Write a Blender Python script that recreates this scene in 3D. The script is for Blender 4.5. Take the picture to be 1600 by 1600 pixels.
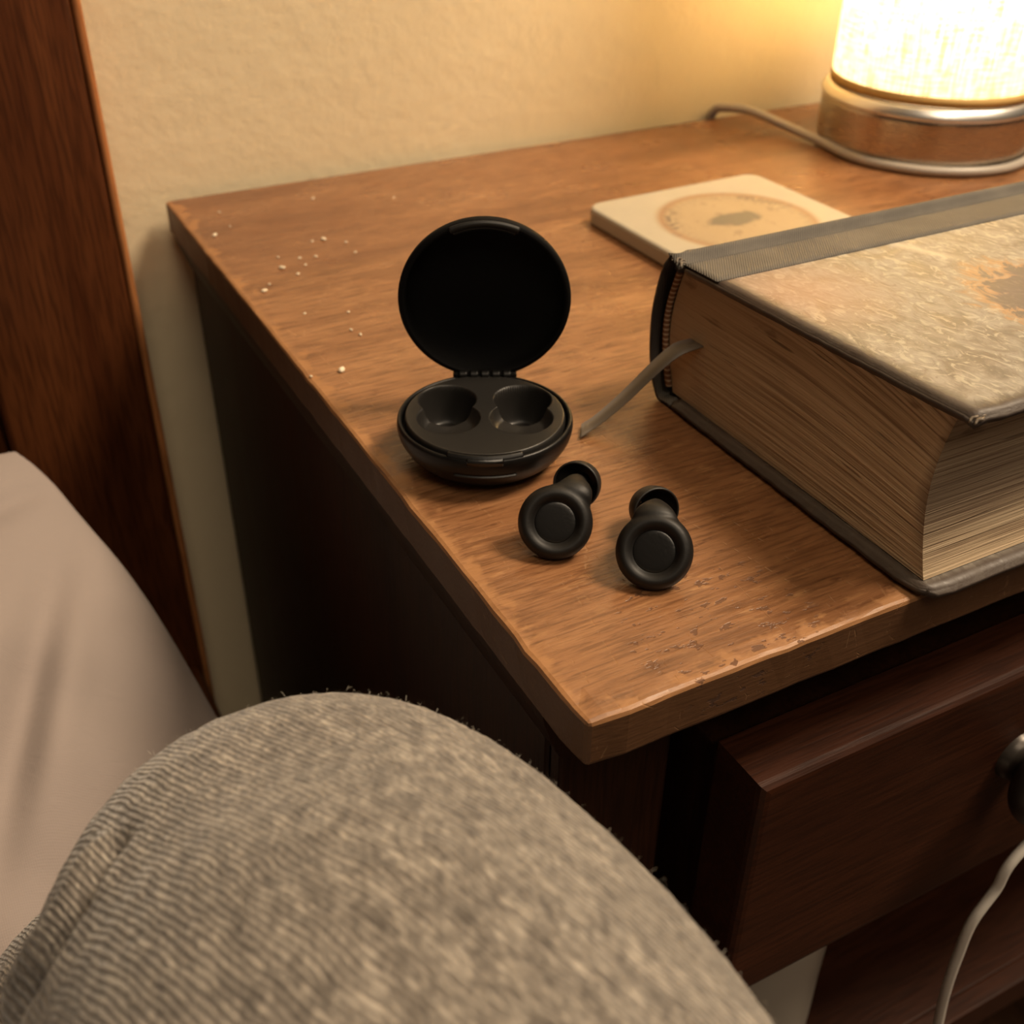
import bpy, bmesh, math, random
from mathutils import Vector, Matrix, noise
import numpy as np
random.seed(4)
PI = math.pi
scene = bpy.context.scene
for o in list(bpy.data.objects): bpy.data.objects.remove(o)
C = scene.collection

# ------------------------------------------------------------------ camera
F = Vector((0.3913605, 0.72198828, -0.57058732)); RT = Vector((0.88262512, -0.46995507, 0.01073027)); UP = Vector((0.26040327, 0.5078141, 0.82116684))
cam = bpy.data.cameras.new('camera'); cam.sensor_width = 36; cam.lens = 1758.72 / 1600 * 36
cam.clip_start = 0.01; cam.clip_end = 20
cam.dof.use_dof = True; cam.dof.focus_distance = 0.30; cam.dof.aperture_fstop = 17.0
camo = bpy.data.objects.new('camera', cam); C.objects.link(camo)
camo.matrix_world = Matrix(((RT.x, UP.x, -F.x, -0.104731569), (RT.y, UP.y, -F.y, -0.155569887), (RT.z, UP.z, -F.z, 0.19), (0, 0, 0, 1)))
scene.camera = camo

# ------------------------------------------------------------------ world, lights, exposure
w = bpy.data.worlds.new('room_ambient'); scene.world = w; w.use_nodes = True
w.node_tree.nodes['Background'].inputs[0].default_value = (1.0, 0.80, 0.60, 1)
w.node_tree.nodes['Background'].inputs[1].default_value = 0.05
CL = bpy.data.lights.new('ceiling_lamp_light', 'AREA'); CL.shape = 'DISK'; CL.size = 0.52; CL.energy = 45.0; CL.color = (1.0, 0.79, 0.56)
clo = bpy.data.objects.new('ceiling_lamp_light', CL); C.objects.link(clo); clo.location = (0.95, -0.32, 1.5)
clo.rotation_euler = (Vector((-0.1, 0.0, -0.1)) - clo.location).to_track_quat('-Z', 'Y').to_euler()
RL = bpy.data.lights.new('added_fill_light', 'AREA'); RL.shape = 'DISK'; RL.size = 0.8; RL.energy = 12.5; RL.color = (1.0, 0.80, 0.58)  # unseen fill light, added to brighten the wall strip and front faces
rlo = bpy.data.objects.new('added_fill_light', RL); C.objects.link(rlo); rlo.location = (-0.12, -1.1, 1.75)
rlo.rotation_euler = (Vector((0.0, 0.2, -0.1)) - rlo.location).to_track_quat('-Z', 'Y').to_euler()
BULB_W, SHADE_E = 3.0, 0.9
vs = scene.view_settings; vs.view_transform = 'Standard'; vs.look = 'None'; vs.exposure = 0.0; vs.gamma = 1.0; vs.use_curve_mapping = False
scene.cycles.use_denoising = True
scene.cycles.sample_clamp_indirect = 6.0
scene.cycles.max_bounces = 5; scene.cycles.diffuse_bounces = 3; scene.cycles.glossy_bounces = 3; scene.cycles.transmission_bounces = 3; scene.cycles.transparent_max_bounces = 2
scene.cycles.caustics_reflective = False; scene.cycles.caustics_refractive = False
scene.cycles.use_adaptive_sampling = True; scene.cycles.adaptive_threshold = 0.04; scene.cycles.adaptive_min_samples = 16

# ------------------------------------------------------------------ node helper
class G:
    def __init__(s, name):
        s.m = bpy.data.materials.new(name); s.m.use_nodes = True; s.t = s.m.node_tree; s.b = s.t.nodes['Principled BSDF']; s.out = s.t.nodes['Material Output']
    def put(s, sock, v):
        if hasattr(v, 'is_output'): s.t.links.new(v, sock)
        elif isinstance(v, (tuple, list)) and sock.type == 'RGBA' and len(v) == 3: sock.default_value = (*v, 1)
        else: sock.default_value = v
    def n(s, ty, ins=None, out=0, **kw):
        x = s.t.nodes.new(ty)
        for k, v in kw.items(): setattr(x, k, v)
        for k, v in (ins or {}).items(): s.put(x.inputs[k], v)
        return x.outputs[out]
    def pos(s): return s.n('ShaderNodeNewGeometry')
    def obj(s): return s.n('ShaderNodeTexCoord', out=3)
    def mapp(s, v, sc=(1, 1, 1), loc=(0, 0, 0), rot=(0, 0, 0)): return s.n('ShaderNodeMapping', {0: v, 1: loc, 2: rot, 3: sc})
    def noise(s, v, sc=1.0, det=4, rough=.55, dist=0.0): return s.n('ShaderNodeTexNoise', {'Vector': v, 'Scale': sc, 'Detail': det, 'Roughness': rough, 'Distortion': dist})
    def ramp(s, f, *stops, interp='LINEAR'):
        x = s.t.nodes.new('ShaderNodeValToRGB'); e = x.color_ramp; e.interpolation = interp
        while len(e.elements) < len(stops): e.elements.new(.5)
        for el, (p, c) in zip(e.elements, stops):
            el.position = p; el.color = (c, c, c, 1) if isinstance(c, (int, float)) else (*c, 1)
        s.put(x.inputs[0], f); return x.outputs[0]
    def mix(s, f, a, b, mode='MIX'):
        x = s.t.nodes.new('ShaderNodeMix'); x.data_type = 'RGBA'; x.blend_type = mode
        s.put(x.inputs[0], f); s.put(x.inputs[6], a); s.put(x.inputs[7], b); return x.outputs[2]
    def ma(s, op, a, b=0.0, c=0.0, clamp=False):
        x = s.t.nodes.new('ShaderNodeMath'); x.operation = op; x.use_clamp = clamp
        s.put(x.inputs[0], a); s.put(x.inputs[1], b); s.put(x.inputs[2], c); return x.outputs[0]
    def sep(s, v):
        x = s.t.nodes.new('ShaderNodeSeparateXYZ'); s.put(x.inputs[0], v); return x.outputs
    def comb(s, a, b, c): return s.n('ShaderNodeCombineXYZ', {0: a, 1: b, 2: c})
    def bump(s, h, st=.3, d=.001, nrm=None):
        i = {'Height': h, 'Strength': st, 'Distance': d}
        if nrm is not None: i['Normal'] = nrm
        return s.n('ShaderNodeBump', i)
    def fin(s, col=None, rough=None, nrm=None, **kw):
        if col is not None: s.put(s.b.inputs['Base Color'], col)
        if rough is not None: s.put(s.b.inputs['Roughness'], rough)
        if nrm is not None: s.put(s.b.inputs['Normal'], nrm)
        for k, v in kw.items(): s.put(s.b.inputs[k.replace('_', ' ')], v)
        return s.m

def plain(name, col, rough=.5, **kw):
    g = G(name); nz = g.noise(g.obj(), 900, 1)
    c = g.mix(g.ma('MULTIPLY', nz, .25), col, tuple(x * .8 for x in col))
    return g.fin(c, rough, g.bump(nz, .08, .0003), **kw)

# ------------------------------------------------------------------ materials
def mat_table():
    g = G('worn_stained_wood_top'); p = g.pos()
    fig = g.noise(g.mapp(p, (5, 42, 42)), 1, 4, .62, .8)
    grain = g.noise(g.mapp(p, (60, 760, 760)), 1, 3, .6)
    fleck = g.noise(g.mapp(p, (95, 420, 420)), 1, 3, .6)
    fine = g.noise(g.mapp(p, (160, 2600, 2600)), 1, 2)
    col = g.ramp(fig, (.28, (.135, .056, .023)), (.5, (.245, .112, .048)), (.72, (.320, .158, .070)))
    col = g.mix(g.ramp(grain, (.36, .62), (.54, 0.0)), col, (.085, .032, .012))
    flm = g.noise(p, 22, 3)
    col = g.mix(g.ma('MULTIPLY', g.ramp(fleck, (.56, 0.0), (.68, 1.0)), g.ramp(flm, (.42, .08), (.62, .62))), col, (.43, .23, .10))
    col = g.mix(g.ma('MULTIPLY', g.ramp(fleck, (.30, 1.0), (.40, 0.0)), g.ramp(g.noise(p, 17, 2), (.40, .1), (.6, .75))), col, (.075, .027, .011))
    # back board of the glued-up top is a darker, redder plank
    xyz = g.sep(p)
    bl = g.ramp(g.ma('ADD', xyz[1], g.ma('MULTIPLY', grain, .004)), (.2868, 0.0), (.2878, 1.0))
    xm = g.ramp(xyz[0], (.055, 1.0), (.11, .35))
    col = g.mix(g.ma('MULTIPLY', g.ma('MULTIPLY', bl, xm), .38), col, (.15, .058, .028))
    # rubbed-through edges of the finish
    ed = g.ma('MINIMUM', xyz[0], xyz[1])
    edw = g.ma('ADD', ed, g.ma('MULTIPLY', g.ramp(g.noise(g.mapp(p, (120, 120, 120)), 1, 3), (.48, 0.0), (.72, 1.0)), -.0075))
    col = g.mix(g.ramp(edw, (-.0012, .8), (.0006, 0.0)), col, (.34, .165, .065))
    # gouges and chipped lacquer by the front corner
    dv = g.n('ShaderNodeVectorMath', {0: p, 1: (.050, .017, 0)}, out=1, operation='DISTANCE')
    chipm = g.ramp(dv, (.012, 1.0), (.034, .0))
    ch = g.noise(g.mapp(p, (170, 330, 330), rot=(0, 0, .25)), 1, 3, .6)
    chip = g.ma('MULTIPLY', g.ramp(ch, (.60, 0.0), (.625, 1.0)), g.ramp(g.ma('ADD', chipm, g.ma('MULTIPLY', g.noise(p, 90, 2), .3)), (.35, 0.0), (.6, 1.0)))
    col = g.mix(g.ma('MULTIPLY', chip, .85), col, (.100, .040, .016))
    # the rim of the top is coloured darker than its face
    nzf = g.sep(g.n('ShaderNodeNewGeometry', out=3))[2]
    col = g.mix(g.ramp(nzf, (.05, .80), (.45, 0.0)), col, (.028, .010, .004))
    # pale hairline scratches
    scr = None
    for a, sc in ((.5, 36), (-.9, 30)):
        v = g.n('ShaderNodeTexVoronoi', {'Vector': g.mapp(p, (1.0, .14, 1), rot=(0, 0, a)), 'Scale': sc}, feature='DISTANCE_TO_EDGE')
        q = g.ma('MULTIPLY', g.ramp(v, (.0, 1.0), (.006, 0.0)), g.ramp(g.noise(p, 40 + 9 * sc, 2), (.52, 0.0), (.6, 1.0)))
        scr = q if scr is None else g.ma('MAXIMUM', scr, q)
    col = g.mix(g.ma('MULTIPLY', scr, .16), col, (.50, .30, .15))
    rough = g.ma('ADD', g.ma('ADD', g.ramp(g.noise(p, 34, 2), (.3, .20), (.7, .33)), g.ma('MULTIPLY', fine, .10)), g.ma('MULTIPLY', g.ma('ADD', chip, g.ramp(edw, (-.0004, 1.0), (.0016, 0.0))), .22))
    h = g.ma('SUBTRACT', g.ma('ADD', g.ma('MULTIPLY', grain, .55), g.ma('MULTIPLY', fleck, .45)), g.ma('ADD', g.ma('MULTIPLY', chip, .5), g.ma('MULTIPLY', scr, .35)))
    return g.fin(col, rough, g.bump(h, .40, .0007), Specular_IOR_Level=.5)

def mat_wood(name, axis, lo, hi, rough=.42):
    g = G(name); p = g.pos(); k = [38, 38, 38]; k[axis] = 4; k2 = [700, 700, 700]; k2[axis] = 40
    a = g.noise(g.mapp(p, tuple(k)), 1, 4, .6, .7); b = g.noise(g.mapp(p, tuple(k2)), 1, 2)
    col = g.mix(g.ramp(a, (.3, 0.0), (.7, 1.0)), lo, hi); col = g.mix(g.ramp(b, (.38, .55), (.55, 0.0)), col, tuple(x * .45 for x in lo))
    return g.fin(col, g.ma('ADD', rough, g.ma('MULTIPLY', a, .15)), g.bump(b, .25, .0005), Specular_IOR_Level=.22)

def mat_wall():
    g = G('cream_painted_wall'); p = g.pos()
    h = g.ma('ADD', g.ma('MULTIPLY', g.noise(p, 150, 2, .5), .6), g.ma('MULTIPLY', g.noise(p, 55, 2), .6))
    col = g.mix(g.noise(p, 6, 3), (.71, .60, .40), (.75, .64, .44))
    return g.fin(col, .6, g.bump(h, .22, .003))

def mat_knit():
    g = G('heather_grey_knit'); p = g.obj()
    wob = g.noise(p, 38, 3); warp = g.n('ShaderNodeVectorMath', {0: p, 1: g.n('ShaderNodeVectorMath', {0: g.n('ShaderNodeTexNoise', {'Vector': p, 'Scale': 55.0, 'Detail': 3.0}, out=1), 1: (.003, .003, .003)}, operation='MULTIPLY')}, operation='ADD')
    rib = g.n('ShaderNodeTexWave', {'Vector': g.comb(g.n('ShaderNodeVectorMath', {0: warp, 1: (.935, .355, .10)}, out=1, operation='DOT_PRODUCT'), g.n('ShaderNodeVectorMath', {0: warp, 1: (.11, -.28, .05)}, out=1, operation='DOT_PRODUCT'), 0.0), 'Scale': 250.0, 'Distortion': 3.4, 'Detail': 2.0, 'Detail Scale': 1.6}, out=1, bands_direction='X')
    fib = g.noise(g.mapp(warp, (1300, 420, 900), rot=(0, 0, -.36)), 1, 2, .6)
    blot = g.noise(g.mapp(p, (330, 150, 240), rot=(0, 0, -.36)), 1, 3, .6)
    col = g.ramp(g.ma('ADD', g.ma('MULTIPLY', fib, .5), g.ma('MULTIPLY', blot, .5)), (.36, (.072, .062, .055)), (.5, (.20, .178, .155)), (.63, (.40, .36, .31)))
    col = g.mix(g.ramp(rib, (.05, .66), (.6, 0.0)), col, (.062, .052, .046))
    h = g.ma('ADD', g.ma('MULTIPLY', rib, .55), g.ma('MULTIPLY', fib, .8))
    return g.fin(col, .95, g.bump(h, .55, .0012), Sheen_Weight=.35, Sheen_Roughness=.5, Specular_IOR_Level=.1)

def mat_linen(name, a, b):
    g = G(name); p = g.obj()
    wv = g.n('ShaderNodeTexWave', {'Vector': p, 'Scale': 420.0, 'Distortion': 1.0}, out=1, bands_direction='X'); wu = g.n('ShaderNodeTexWave', {'Vector': p, 'Scale': 420.0, 'Distortion': 1.0}, out=1, bands_direction='Y')
    cre = g.noise(g.mapp(p, (60, 120, 60)), 1, 3, .65, 1.2)
    col = g.mix(g.noise(p, 14, 2), a, b)
    return g.fin(col, .9, g.bump(g.ma('ADD', g.ma('MULTIPLY', g.ma('ADD', wv, wu), .12), cre), .30, .0012), Sheen_Weight=.15, Specular_IOR_Level=.15)

def mat_pages():
    g = G('aged_page_edges'); p = g.obj(); x, y, z = g.sep(p)
    bend = g.ma('MULTIPLY', g.ma('POWER', g.ma('MAXIMUM', g.ma('DIVIDE', g.ma('SUBTRACT', .075, y), .075), 0.0), 2.0), g.ma('MULTIPLY', z, .26))
    zz = g.ma('ADD', z, bend)
    v = g.comb(g.ma('MULTIPLY', x, 9), g.ma('MULTIPLY', y, 9), g.ma('MULTIPLY', zz, 620)); v2 = g.comb(g.ma('MULTIPLY', x, 22), g.ma('MULTIPLY', y, 22), g.ma('MULTIPLY', zz, 1900))
    a = g.noise(v, 1, 3, .6); b = g.noise(v2, 1, 2)
    fade = g.ramp(y, (.05, 1.0), (.115, .22))
    s = g.ma('ADD', g.ma('MULTIPLY', a, .65), g.ma('MULTIPLY', b, .35))
    col = g.ramp(s, (.38, (.29, .20, .125)), (.50, (.56, .425, .275)), (.64, (.70, .55, .37)))
    col = g.mix(g.ma('SUBTRACT', 1.0, fade), col, (.47, .345, .215))
    gap = g.ma('MULTIPLY', g.ramp(g.noise(g.comb(g.ma('MULTIPLY', x, 12), g.ma('MULTIPLY', y, 26), g.ma('MULTIPLY', zz, 430)), 1, 2), (.66, 0.0), (.70, 1.0)), .55)
    col = g.mix(gap, col, (.10, .058, .030))
    st = g.ma('MULTIPLY', g.ramp(g.noise(g.mapp(p, (50, 50, 190)), 1, 3), (.62, 0.0), (.70, 1.0)), g.ramp(z, (.028, .0), (.044, .55)))
    col = g.mix(st, col, (.13, .075, .045))
    # soiled thumb edge running up the tail corner
    cd = g.ma('ABSOLUTE', g.ma('SUBTRACT', y, g.ma('ADD', .0005, g.ma('MULTIPLY', g.ma('SUBTRACT', .0267, g.ma('ABSOLUTE', g.ma('SUBTRACT', z, .0267))), .19))))
    cm = g.ma('MULTIPLY', g.ramp(g.ma('ADD', cd, g.ma('MULTIPLY', a, -.004)), (.0, 1.0), (.0016, 0.0)), g.ramp(z, (.006, .1), (.022, .75)))
    col = g.mix(g.ma('MULTIPLY', cm, .8), col, (.09, .055, .045))
    return g.fin(col, .85, g.bump(g.ma('SUBTRACT', s, gap), g.ma('ADD', .15, g.ma('MULTIPLY', fade, .6)), .0014), Specular_IOR_Level=.15)

def mat_cover():
    g = G('marbled_cover_paper'); p = g.obj(); x, y, z = g.sep(p)
    m1 = g.noise(g.mapp(p, (95, 55, 95)), 1, 4, .62, 1.6); m2 = g.noise(g.mapp(p, (230, 120, 120), rot=(0, 0, .4)), 1, 3, .6, 2.0)
    col = g.ramp(m1, (.36, (.125, .108, .092)), (.50, (.215, .196, .165)), (.62, (.285, .262, .222)))
    col = g.mix(g.ramp(m2, (.54, 0.0), (.64, .65)), col, (.42, .385, .315))
    col = g.mix(g.ramp(m2, (.34, .55), (.44, 0.0)), col, (.140, .112, .092))
    pk = g.ramp(g.n('ShaderNodeVectorMath', {0: g.mapp(p, (1, 1, 0)), 1: (.012, .080, 0)}, out=1, operation='DISTANCE'), (.006, .55), (.035, 0.0))
    col = g.mix(pk, col, (.40, .235, .155))
    # darker printed figure towards the far end of the cover, with orange touches
    d = g.n('ShaderNodeVectorMath', {0: g.mapp(p, (1, 1, 0)), 1: (.082, .038, 0)}, out=1, operation='DISTANCE')
    dn = g.ma('ADD', d, g.ma('MULTIPLY', g.ma('SUBTRACT', m1, .5), .045))
    col = g.mix(g.ramp(dn, (.0255, .0), (.0275, .75), (.0325, .0)), col, (.46, .25, .095))
    col = g.mix(g.ramp(dn, (.024, .78), (.028, 0.0)), col, (.105, .078, .072))
    # one long pale crease
    t = g.ma('ABSOLUTE', g.ma('SUBTRACT', x, g.ma('ADD', g.ma('MULTIPLY', y, -.33), .0995)))
    cr = g.ma('MULTIPLY', g.ramp(t, (.0006, 1.0), (.0016, 0.0)), g.ma('MULTIPLY', g.ramp(y, (.074, 0.0), (.080, 1.0)), g.ramp(y, (.098, 1.0), (.102, 0.0))))
    col = g.mix(g.ma('MULTIPLY', cr, .7), col, (.46, .42, .34))
    # board edges rubbed dark
    ed = g.ma('MINIMUM', x, y)
    col = g.mix(g.ramp(g.ma('ADD', ed, g.ma('MULTIPLY', m2, .0012)), (-.0028, .9), (-.0014, .0)), col, (.05, .034, .026))
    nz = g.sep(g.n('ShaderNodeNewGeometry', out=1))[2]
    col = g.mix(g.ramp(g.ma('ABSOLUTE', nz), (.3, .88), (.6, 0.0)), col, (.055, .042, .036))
    return g.fin(col, g.ramp(m1, (.3, .42), (.7, .62)), g.bump(g.ma('ADD', m1, g.ma('MULTIPLY', m2, .5)), .22, .0010))

def mat_cloth():
    g = G('grey_book_cloth'); p = g.obj()
    wv = g.n('ShaderNodeTexWave', {'Vector': g.mapp(p, rot=(0, 0, .6)), 'Scale': 420.0, 'Distortion': 1.5, 'Detail': 2.0}, out=1, bands_direction='X')
    col = g.mix(wv, (.070, .062, .052), (.125, .111, .092)); col = g.mix(g.ramp(g.noise(p, 60, 4), (.45, 0.0), (.7, .45)), col, (.165, .146, .120))
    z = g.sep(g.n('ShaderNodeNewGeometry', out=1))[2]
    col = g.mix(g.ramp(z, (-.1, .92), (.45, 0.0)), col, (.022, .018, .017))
    return g.fin(col, .75, g.bump(wv, .3, .0006))

def mat_coaster():
    g = G('cream_stone_with_printed_seal'); p = g.obj(); x, y, z = g.sep(p)
    r = g.n('ShaderNodeVectorMath', {0: g.comb(x, y, 0.0)}, out=1, operation='LENGTH'); an = g.ma('ARCTAN2', y, x)
    nz = g.noise(p, 70, 4); col = g.mix(nz, (.36, .325, .25), (.42, .38, .30))
    top = g.ramp(z, (.0070, 0.0), (.0074, 1.0))
    disc = g.ramp(r, (.0362, .85), (.0370, 0.0))
    seal = g.mix(g.noise(p, 60, 4), (.30, .21, .115), (.38, .285, .165))
    ring = g.ramp(r, (.0345, 0.0), (.0352, 1.0), (.0366, 1.0), (.0373, 0.0)); ring2 = g.ramp(r, (.0246, 0.0), (.0250, .8), (.0256, .8), (.0260, 0.0))
    band = g.ramp(r, (.0272, 0.0), (.0278, 1.0), (.0322, 1.0), (.0328, 0.0))
    let = g.noise(g.comb(g.ma('MULTIPLY', an, 14), g.ma('MULTIPLY', r, 260), 3.0), 1, 2)
    let = g.ma('MULTIPLY', g.ramp(let, (.46, 0.0), (.52, 1.0)), g.ma('MULTIPLY', band, g.ramp(g.ma('SINE', g.ma('MULTIPLY', an, 3.0)), (.25, .25), (.45, 1.0))))
    fg = g.n('ShaderNodeVectorMath', {0: g.mapp(g.comb(x, y, 0.0), (1, 1.9, 1), rot=(0, 0, -.5)), 1: (.002, .004, 0)}, out=1, operation='DISTANCE')
    fig = g.ramp(g.ma('ADD', fg, g.ma('MULTIPLY', g.noise(p, 130, 3), .016)), (.0200, .9), (.0235, 0.0))
    s = g.mix(ring, seal, (.26, .13, .055)); s = g.mix(g.ma('MULTIPLY', ring2, .6), s, (.34, .19, .09)); s = g.mix(g.ma('MULTIPLY', let, 1.0), s, (.10, .065, .045)); s = g.mix(fig, s, (.085, .075, .055)); s = g.mix(g.ramp(g.noise(p, 150, 2), (.60, 0.0), (.66, .5)), s, (.16, .10, .06))
    col = g.mix(g.ma('MULTIPLY', disc, top), col, s)
    return g.fin(col, .55, g.bump(nz, .1, .0005))

def mat_shade():
    g = G('lit_linen_shade'); p = g.obj(); x, y, z = g.sep(p); an = g.ma('ARCTAN2', y, x)
    v1 = g.noise(g.comb(g.ma('MULTIPLY', an, 46), g.ma('MULTIPLY', z, 40), 0.0), 1, 3, .65); v2 = g.noise(g.comb(g.ma('MULTIPLY', an, 5), g.ma('MULTIPLY', z, 700), 2.0), 1, 3, .6)
    wv = g.ma('ADD', g.ma('MULTIPLY', v1, .6), g.ma('MULTIPLY', v2, .4))
    col = g.ramp(wv, (.40, (.42, .28, .13)), (.50, (.88, .74, .46)), (.58, (.96, .88, .66)))
    tr = g.n('ShaderNodeBsdfTranslucent', {0: col}); df = g.n('ShaderNodeBsdfDiffuse', {0: (.75, .66, .48)})
    mx = g.n('ShaderNodeMixShader', {0: .35, 1: tr, 2: df}); em = g.n('ShaderNodeEmission', {0: g.mix(.5, col, (1.0, .80, .48)), 1: SHADE_E})
    g.t.links.new(g.n('ShaderNodeAddShader', {0: mx, 1: em}), g.out.inputs[0]); return g.m

def mat_brushed():
    g = G('brushed_nickel'); p = g.obj(); x, y, z = g.sep(p); an = g.ma('ARCTAN2', y, x)
    b = g.noise(g.comb(g.ma('MULTIPLY', an, 4), 0.0, g.ma('MULTIPLY', z, 2600)), 1, 2)
    return g.fin((.50, .43, .35), g.ma('ADD', .22, g.ma('MULTIPLY', b, .12)), g.bump(b, .12, .0003), Metallic=1.0)

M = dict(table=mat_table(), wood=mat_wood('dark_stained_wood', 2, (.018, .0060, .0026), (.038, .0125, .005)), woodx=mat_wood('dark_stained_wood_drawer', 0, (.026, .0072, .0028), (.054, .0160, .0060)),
         bedwood=mat_wood('red_brown_bed_wood', 2, (.058, .0155, .005), (.118, .036, .0105), .38), litedge=mat_wood('worn_lamplit_edge_wood', 2, (.36, .13, .045), (.48, .20, .07), .35), wall=mat_wall(), knit=mat_knit(), pillow=mat_linen('pale_mauve_cotton', (.29, .242, .222), (.33, .275, .250)),
         sheet=mat_linen('cream_sheet', (.48, .42, .38), (.54, .48, .43)), pages=mat_pages(), cover=mat_cover(), cloth=mat_cloth(), coaster=mat_coaster(), shade=mat_shade(), nickel=mat_brushed(),
         chrome=plain('polished_chrome', (.90, .87, .82), .34, Metallic=1.0), trim=plain('mustard_shade_trim', (.62, .40, .13), .7), black=plain('matte_black_plastic', (.0048, .0044, .0042), .40, Specular_IOR_Level=.3), blackin=plain('satin_black_tray', (.014, .0128, .0116), .42, Specular_IOR_Level=.4),
         lidblack=plain('soft_black_lining', (.0020, .0018, .0018), .75, Specular_IOR_Level=.15), silicone=plain('black_silicone', (.0070, .0064, .0060), .50, Specular_IOR_Level=.32), tip=plain('black_ear_tip_silicone', (.012, .011, .010), .5), glossy=plain('glossy_black_disc', (.005, .0045, .0042), .26),
         ribbon=plain('tan_satin_ribbon', (.125, .095, .066), .5, Sheen_Weight=.1), rubber=plain('dark_rubber', (.02, .018, .016), .8), cord=plain('grey_brown_cord', (.40, .355, .30), .38), whitecable=plain('white_cable', (.62, .58, .52), .45),
         ceramic=plain('white_glazed_ceramic', (.42, .39, .33), .35), knob=plain('dark_bronze_knob', (.05, .042, .036), .35, Metallic=.5), dust=plain('pale_crumbs', (.75, .66, .50), .7), floor=mat_wood('dark_floor_boards', 1, (.035, .015, .007), (.07, .03, .013)),
         fuzz=plain('pale_knit_fibres', (.42, .39, .34), .9))
def mat_headband():
    g = G('striped_headband'); z = g.sep(g.obj())[2]
    return g.fin(g.mix(g.ramp(g.ma('SINE', g.ma('MULTIPLY', z, 3600.0)), (.45, 0.0), (.55, 1.0)), (.20, .09, .045), (.50, .38, .24)), .8)
M['headband'] = mat_headband()
gb = G('glowing_bulb'); gb.fin((1, 1, 1), .3, None, Emission_Color=(1.0, .78, .48), Emission_Strength=6.0); M['bulb'] = gb.m

# ------------------------------------------------------------------ mesh helpers
def link(name, me, mat, parent=None, smooth=True):
    if mat is not None: me.materials.clear(); me.materials.append(mat)
    if smooth: me.polygons.foreach_set('use_smooth', [True] * len(me.polygons))
    o = bpy.data.objects.new(name, me); C.objects.link(o); o.parent = parent; return o
def tag(o, label, cat, group=None, kind=None):
    if label: o['label'] = label
    if cat: o['category'] = cat
    if group: o['group'] = group
    if kind: o['kind'] = kind
    return o
def thing(name, label, cat, loc=(0, 0, 0), rz=0.0, group=None):
    o = bpy.data.objects.new(name, None); C.objects.link(o); o.location = loc; o.rotation_euler = (0, 0, rz); o.empty_display_size = .02
    return tag(o, label, cat, group)
def raw(vs, fs, name='m'):
    me = bpy.data.meshes.new(name); me.from_pydata([tuple(v) for v in vs], [], fs); me.update()
    bm = bmesh.new(); bm.from_mesh(me); bmesh.ops.recalc_face_normals(bm, faces=bm.faces); bm.to_mesh(me); bm.free(); return me
def box_bm(lo, hi, bev=0.0, seg=2, cuts=0):
    bm = bmesh.new(); bmesh.ops.create_cube(bm, size=1)
    lo = Vector(lo); hi = Vector(hi)
    for v in bm.verts: v.co = Vector((lo[i] + (v.co[i] + .5) * (hi[i] - lo[i]) for i in range(3)))
    if bev: bmesh.ops.bevel(bm, geom=bm.edges[:], offset=bev, segments=seg, affect='EDGES', profile=.5)
    return bm
def bm_mesh(bm, name='m'):
    me = bpy.data.meshes.new(name); bmesh.ops.recalc_face_normals(bm, faces=bm.faces); bm.to_mesh(me); bm.free(); return me
def box(name, lo, hi, mat, parent=None, bev=.001, seg=2, off=None, smooth=False):
    if off is not None: lo = [a - b for a, b in zip(lo, off)]; hi = [a - b for a, b in zip(hi, off)]
    o = link(name, bm_mesh(box_bm(lo, hi, bev, seg)), mat, parent, smooth); return o
def lathe(prof, n=96, mm=.001, closed_ends=True):
    vs, fs, rings = [], [], []
    for r, z in prof:
        if r < 1e-6: rings.append([len(vs)]); vs.append((0, 0, z * mm))
        else:
            rings.append(list(range(len(vs), len(vs) + n)))
            vs += [(r * mm * math.cos(2 * PI * i / n), r * mm * math.sin(2 * PI * i / n), z * mm) for i in range(n)]
    for a, b in zip(rings[:-1], rings[1:]):
        for i in range(n):
            j = (i + 1) % n
            if len(a) == 1 and len(b) == 1: continue
            if len(a) == 1: fs.append((a[0], b[i], b[j]))
            elif len(b) == 1: fs.append((a[i], b[0], a[j]))
            else: fs.append((a[i], b[i], b[j], a[j]))
    return raw(vs, fs)
def smooth_prof(P, n=6):
    out = []; Q = [P[0]] + list(P) + [P[-1]]
    for i in range(len(P) - 1):
        a, b, c, d = (np.array(q, float) for q in Q[i:i + 4])
        for k in range(n):
            t = k / n; out.append(tuple(.5 * ((2 * b) + (-a + c) * t + (2 * a - 5 * b + 4 * c - d) * t * t + (-a + 3 * b - 3 * c + d) * t ** 3)))
    out.append(tuple(P[-1])); return out
def arc_block(r0, r1, z0, z1, a0, a1, n=24, mm=.001):
    vs, fs = [], []
    for i in range(n + 1):
        a = a0 + (a1 - a0) * i / n; c, s = math.cos(a) * mm, math.sin(a) * mm
        vs += [(r0 * c, r0 * s, z0 * mm), (r1 * c, r1 * s, z0 * mm), (r1 * c, r1 * s, z1 * mm), (r0 * c, r0 * s, z1 * mm)]
    for i in range(n):
        for k in range(4): fs.append((4 * i + k, 4 * i + (k + 1) % 4, 4 * i + 4 + (k + 1) % 4, 4 * i + 4 + k))
    fs += [(0, 1, 2, 3), tuple(4 * n + k for k in (3, 2, 1, 0))]
    me = raw(vs, fs); bm = bmesh.new(); bm.from_mesh(me)
    sh = [e for e in bm.edges if len(e.link_faces) == 2 and e.calc_face_angle(0) > .8]
    bmesh.ops.bevel(bm, geom=sh, offset=.25 * mm, segments=2, affect='EDGES'); bm.to_mesh(me); bm.free(); return me
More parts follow.
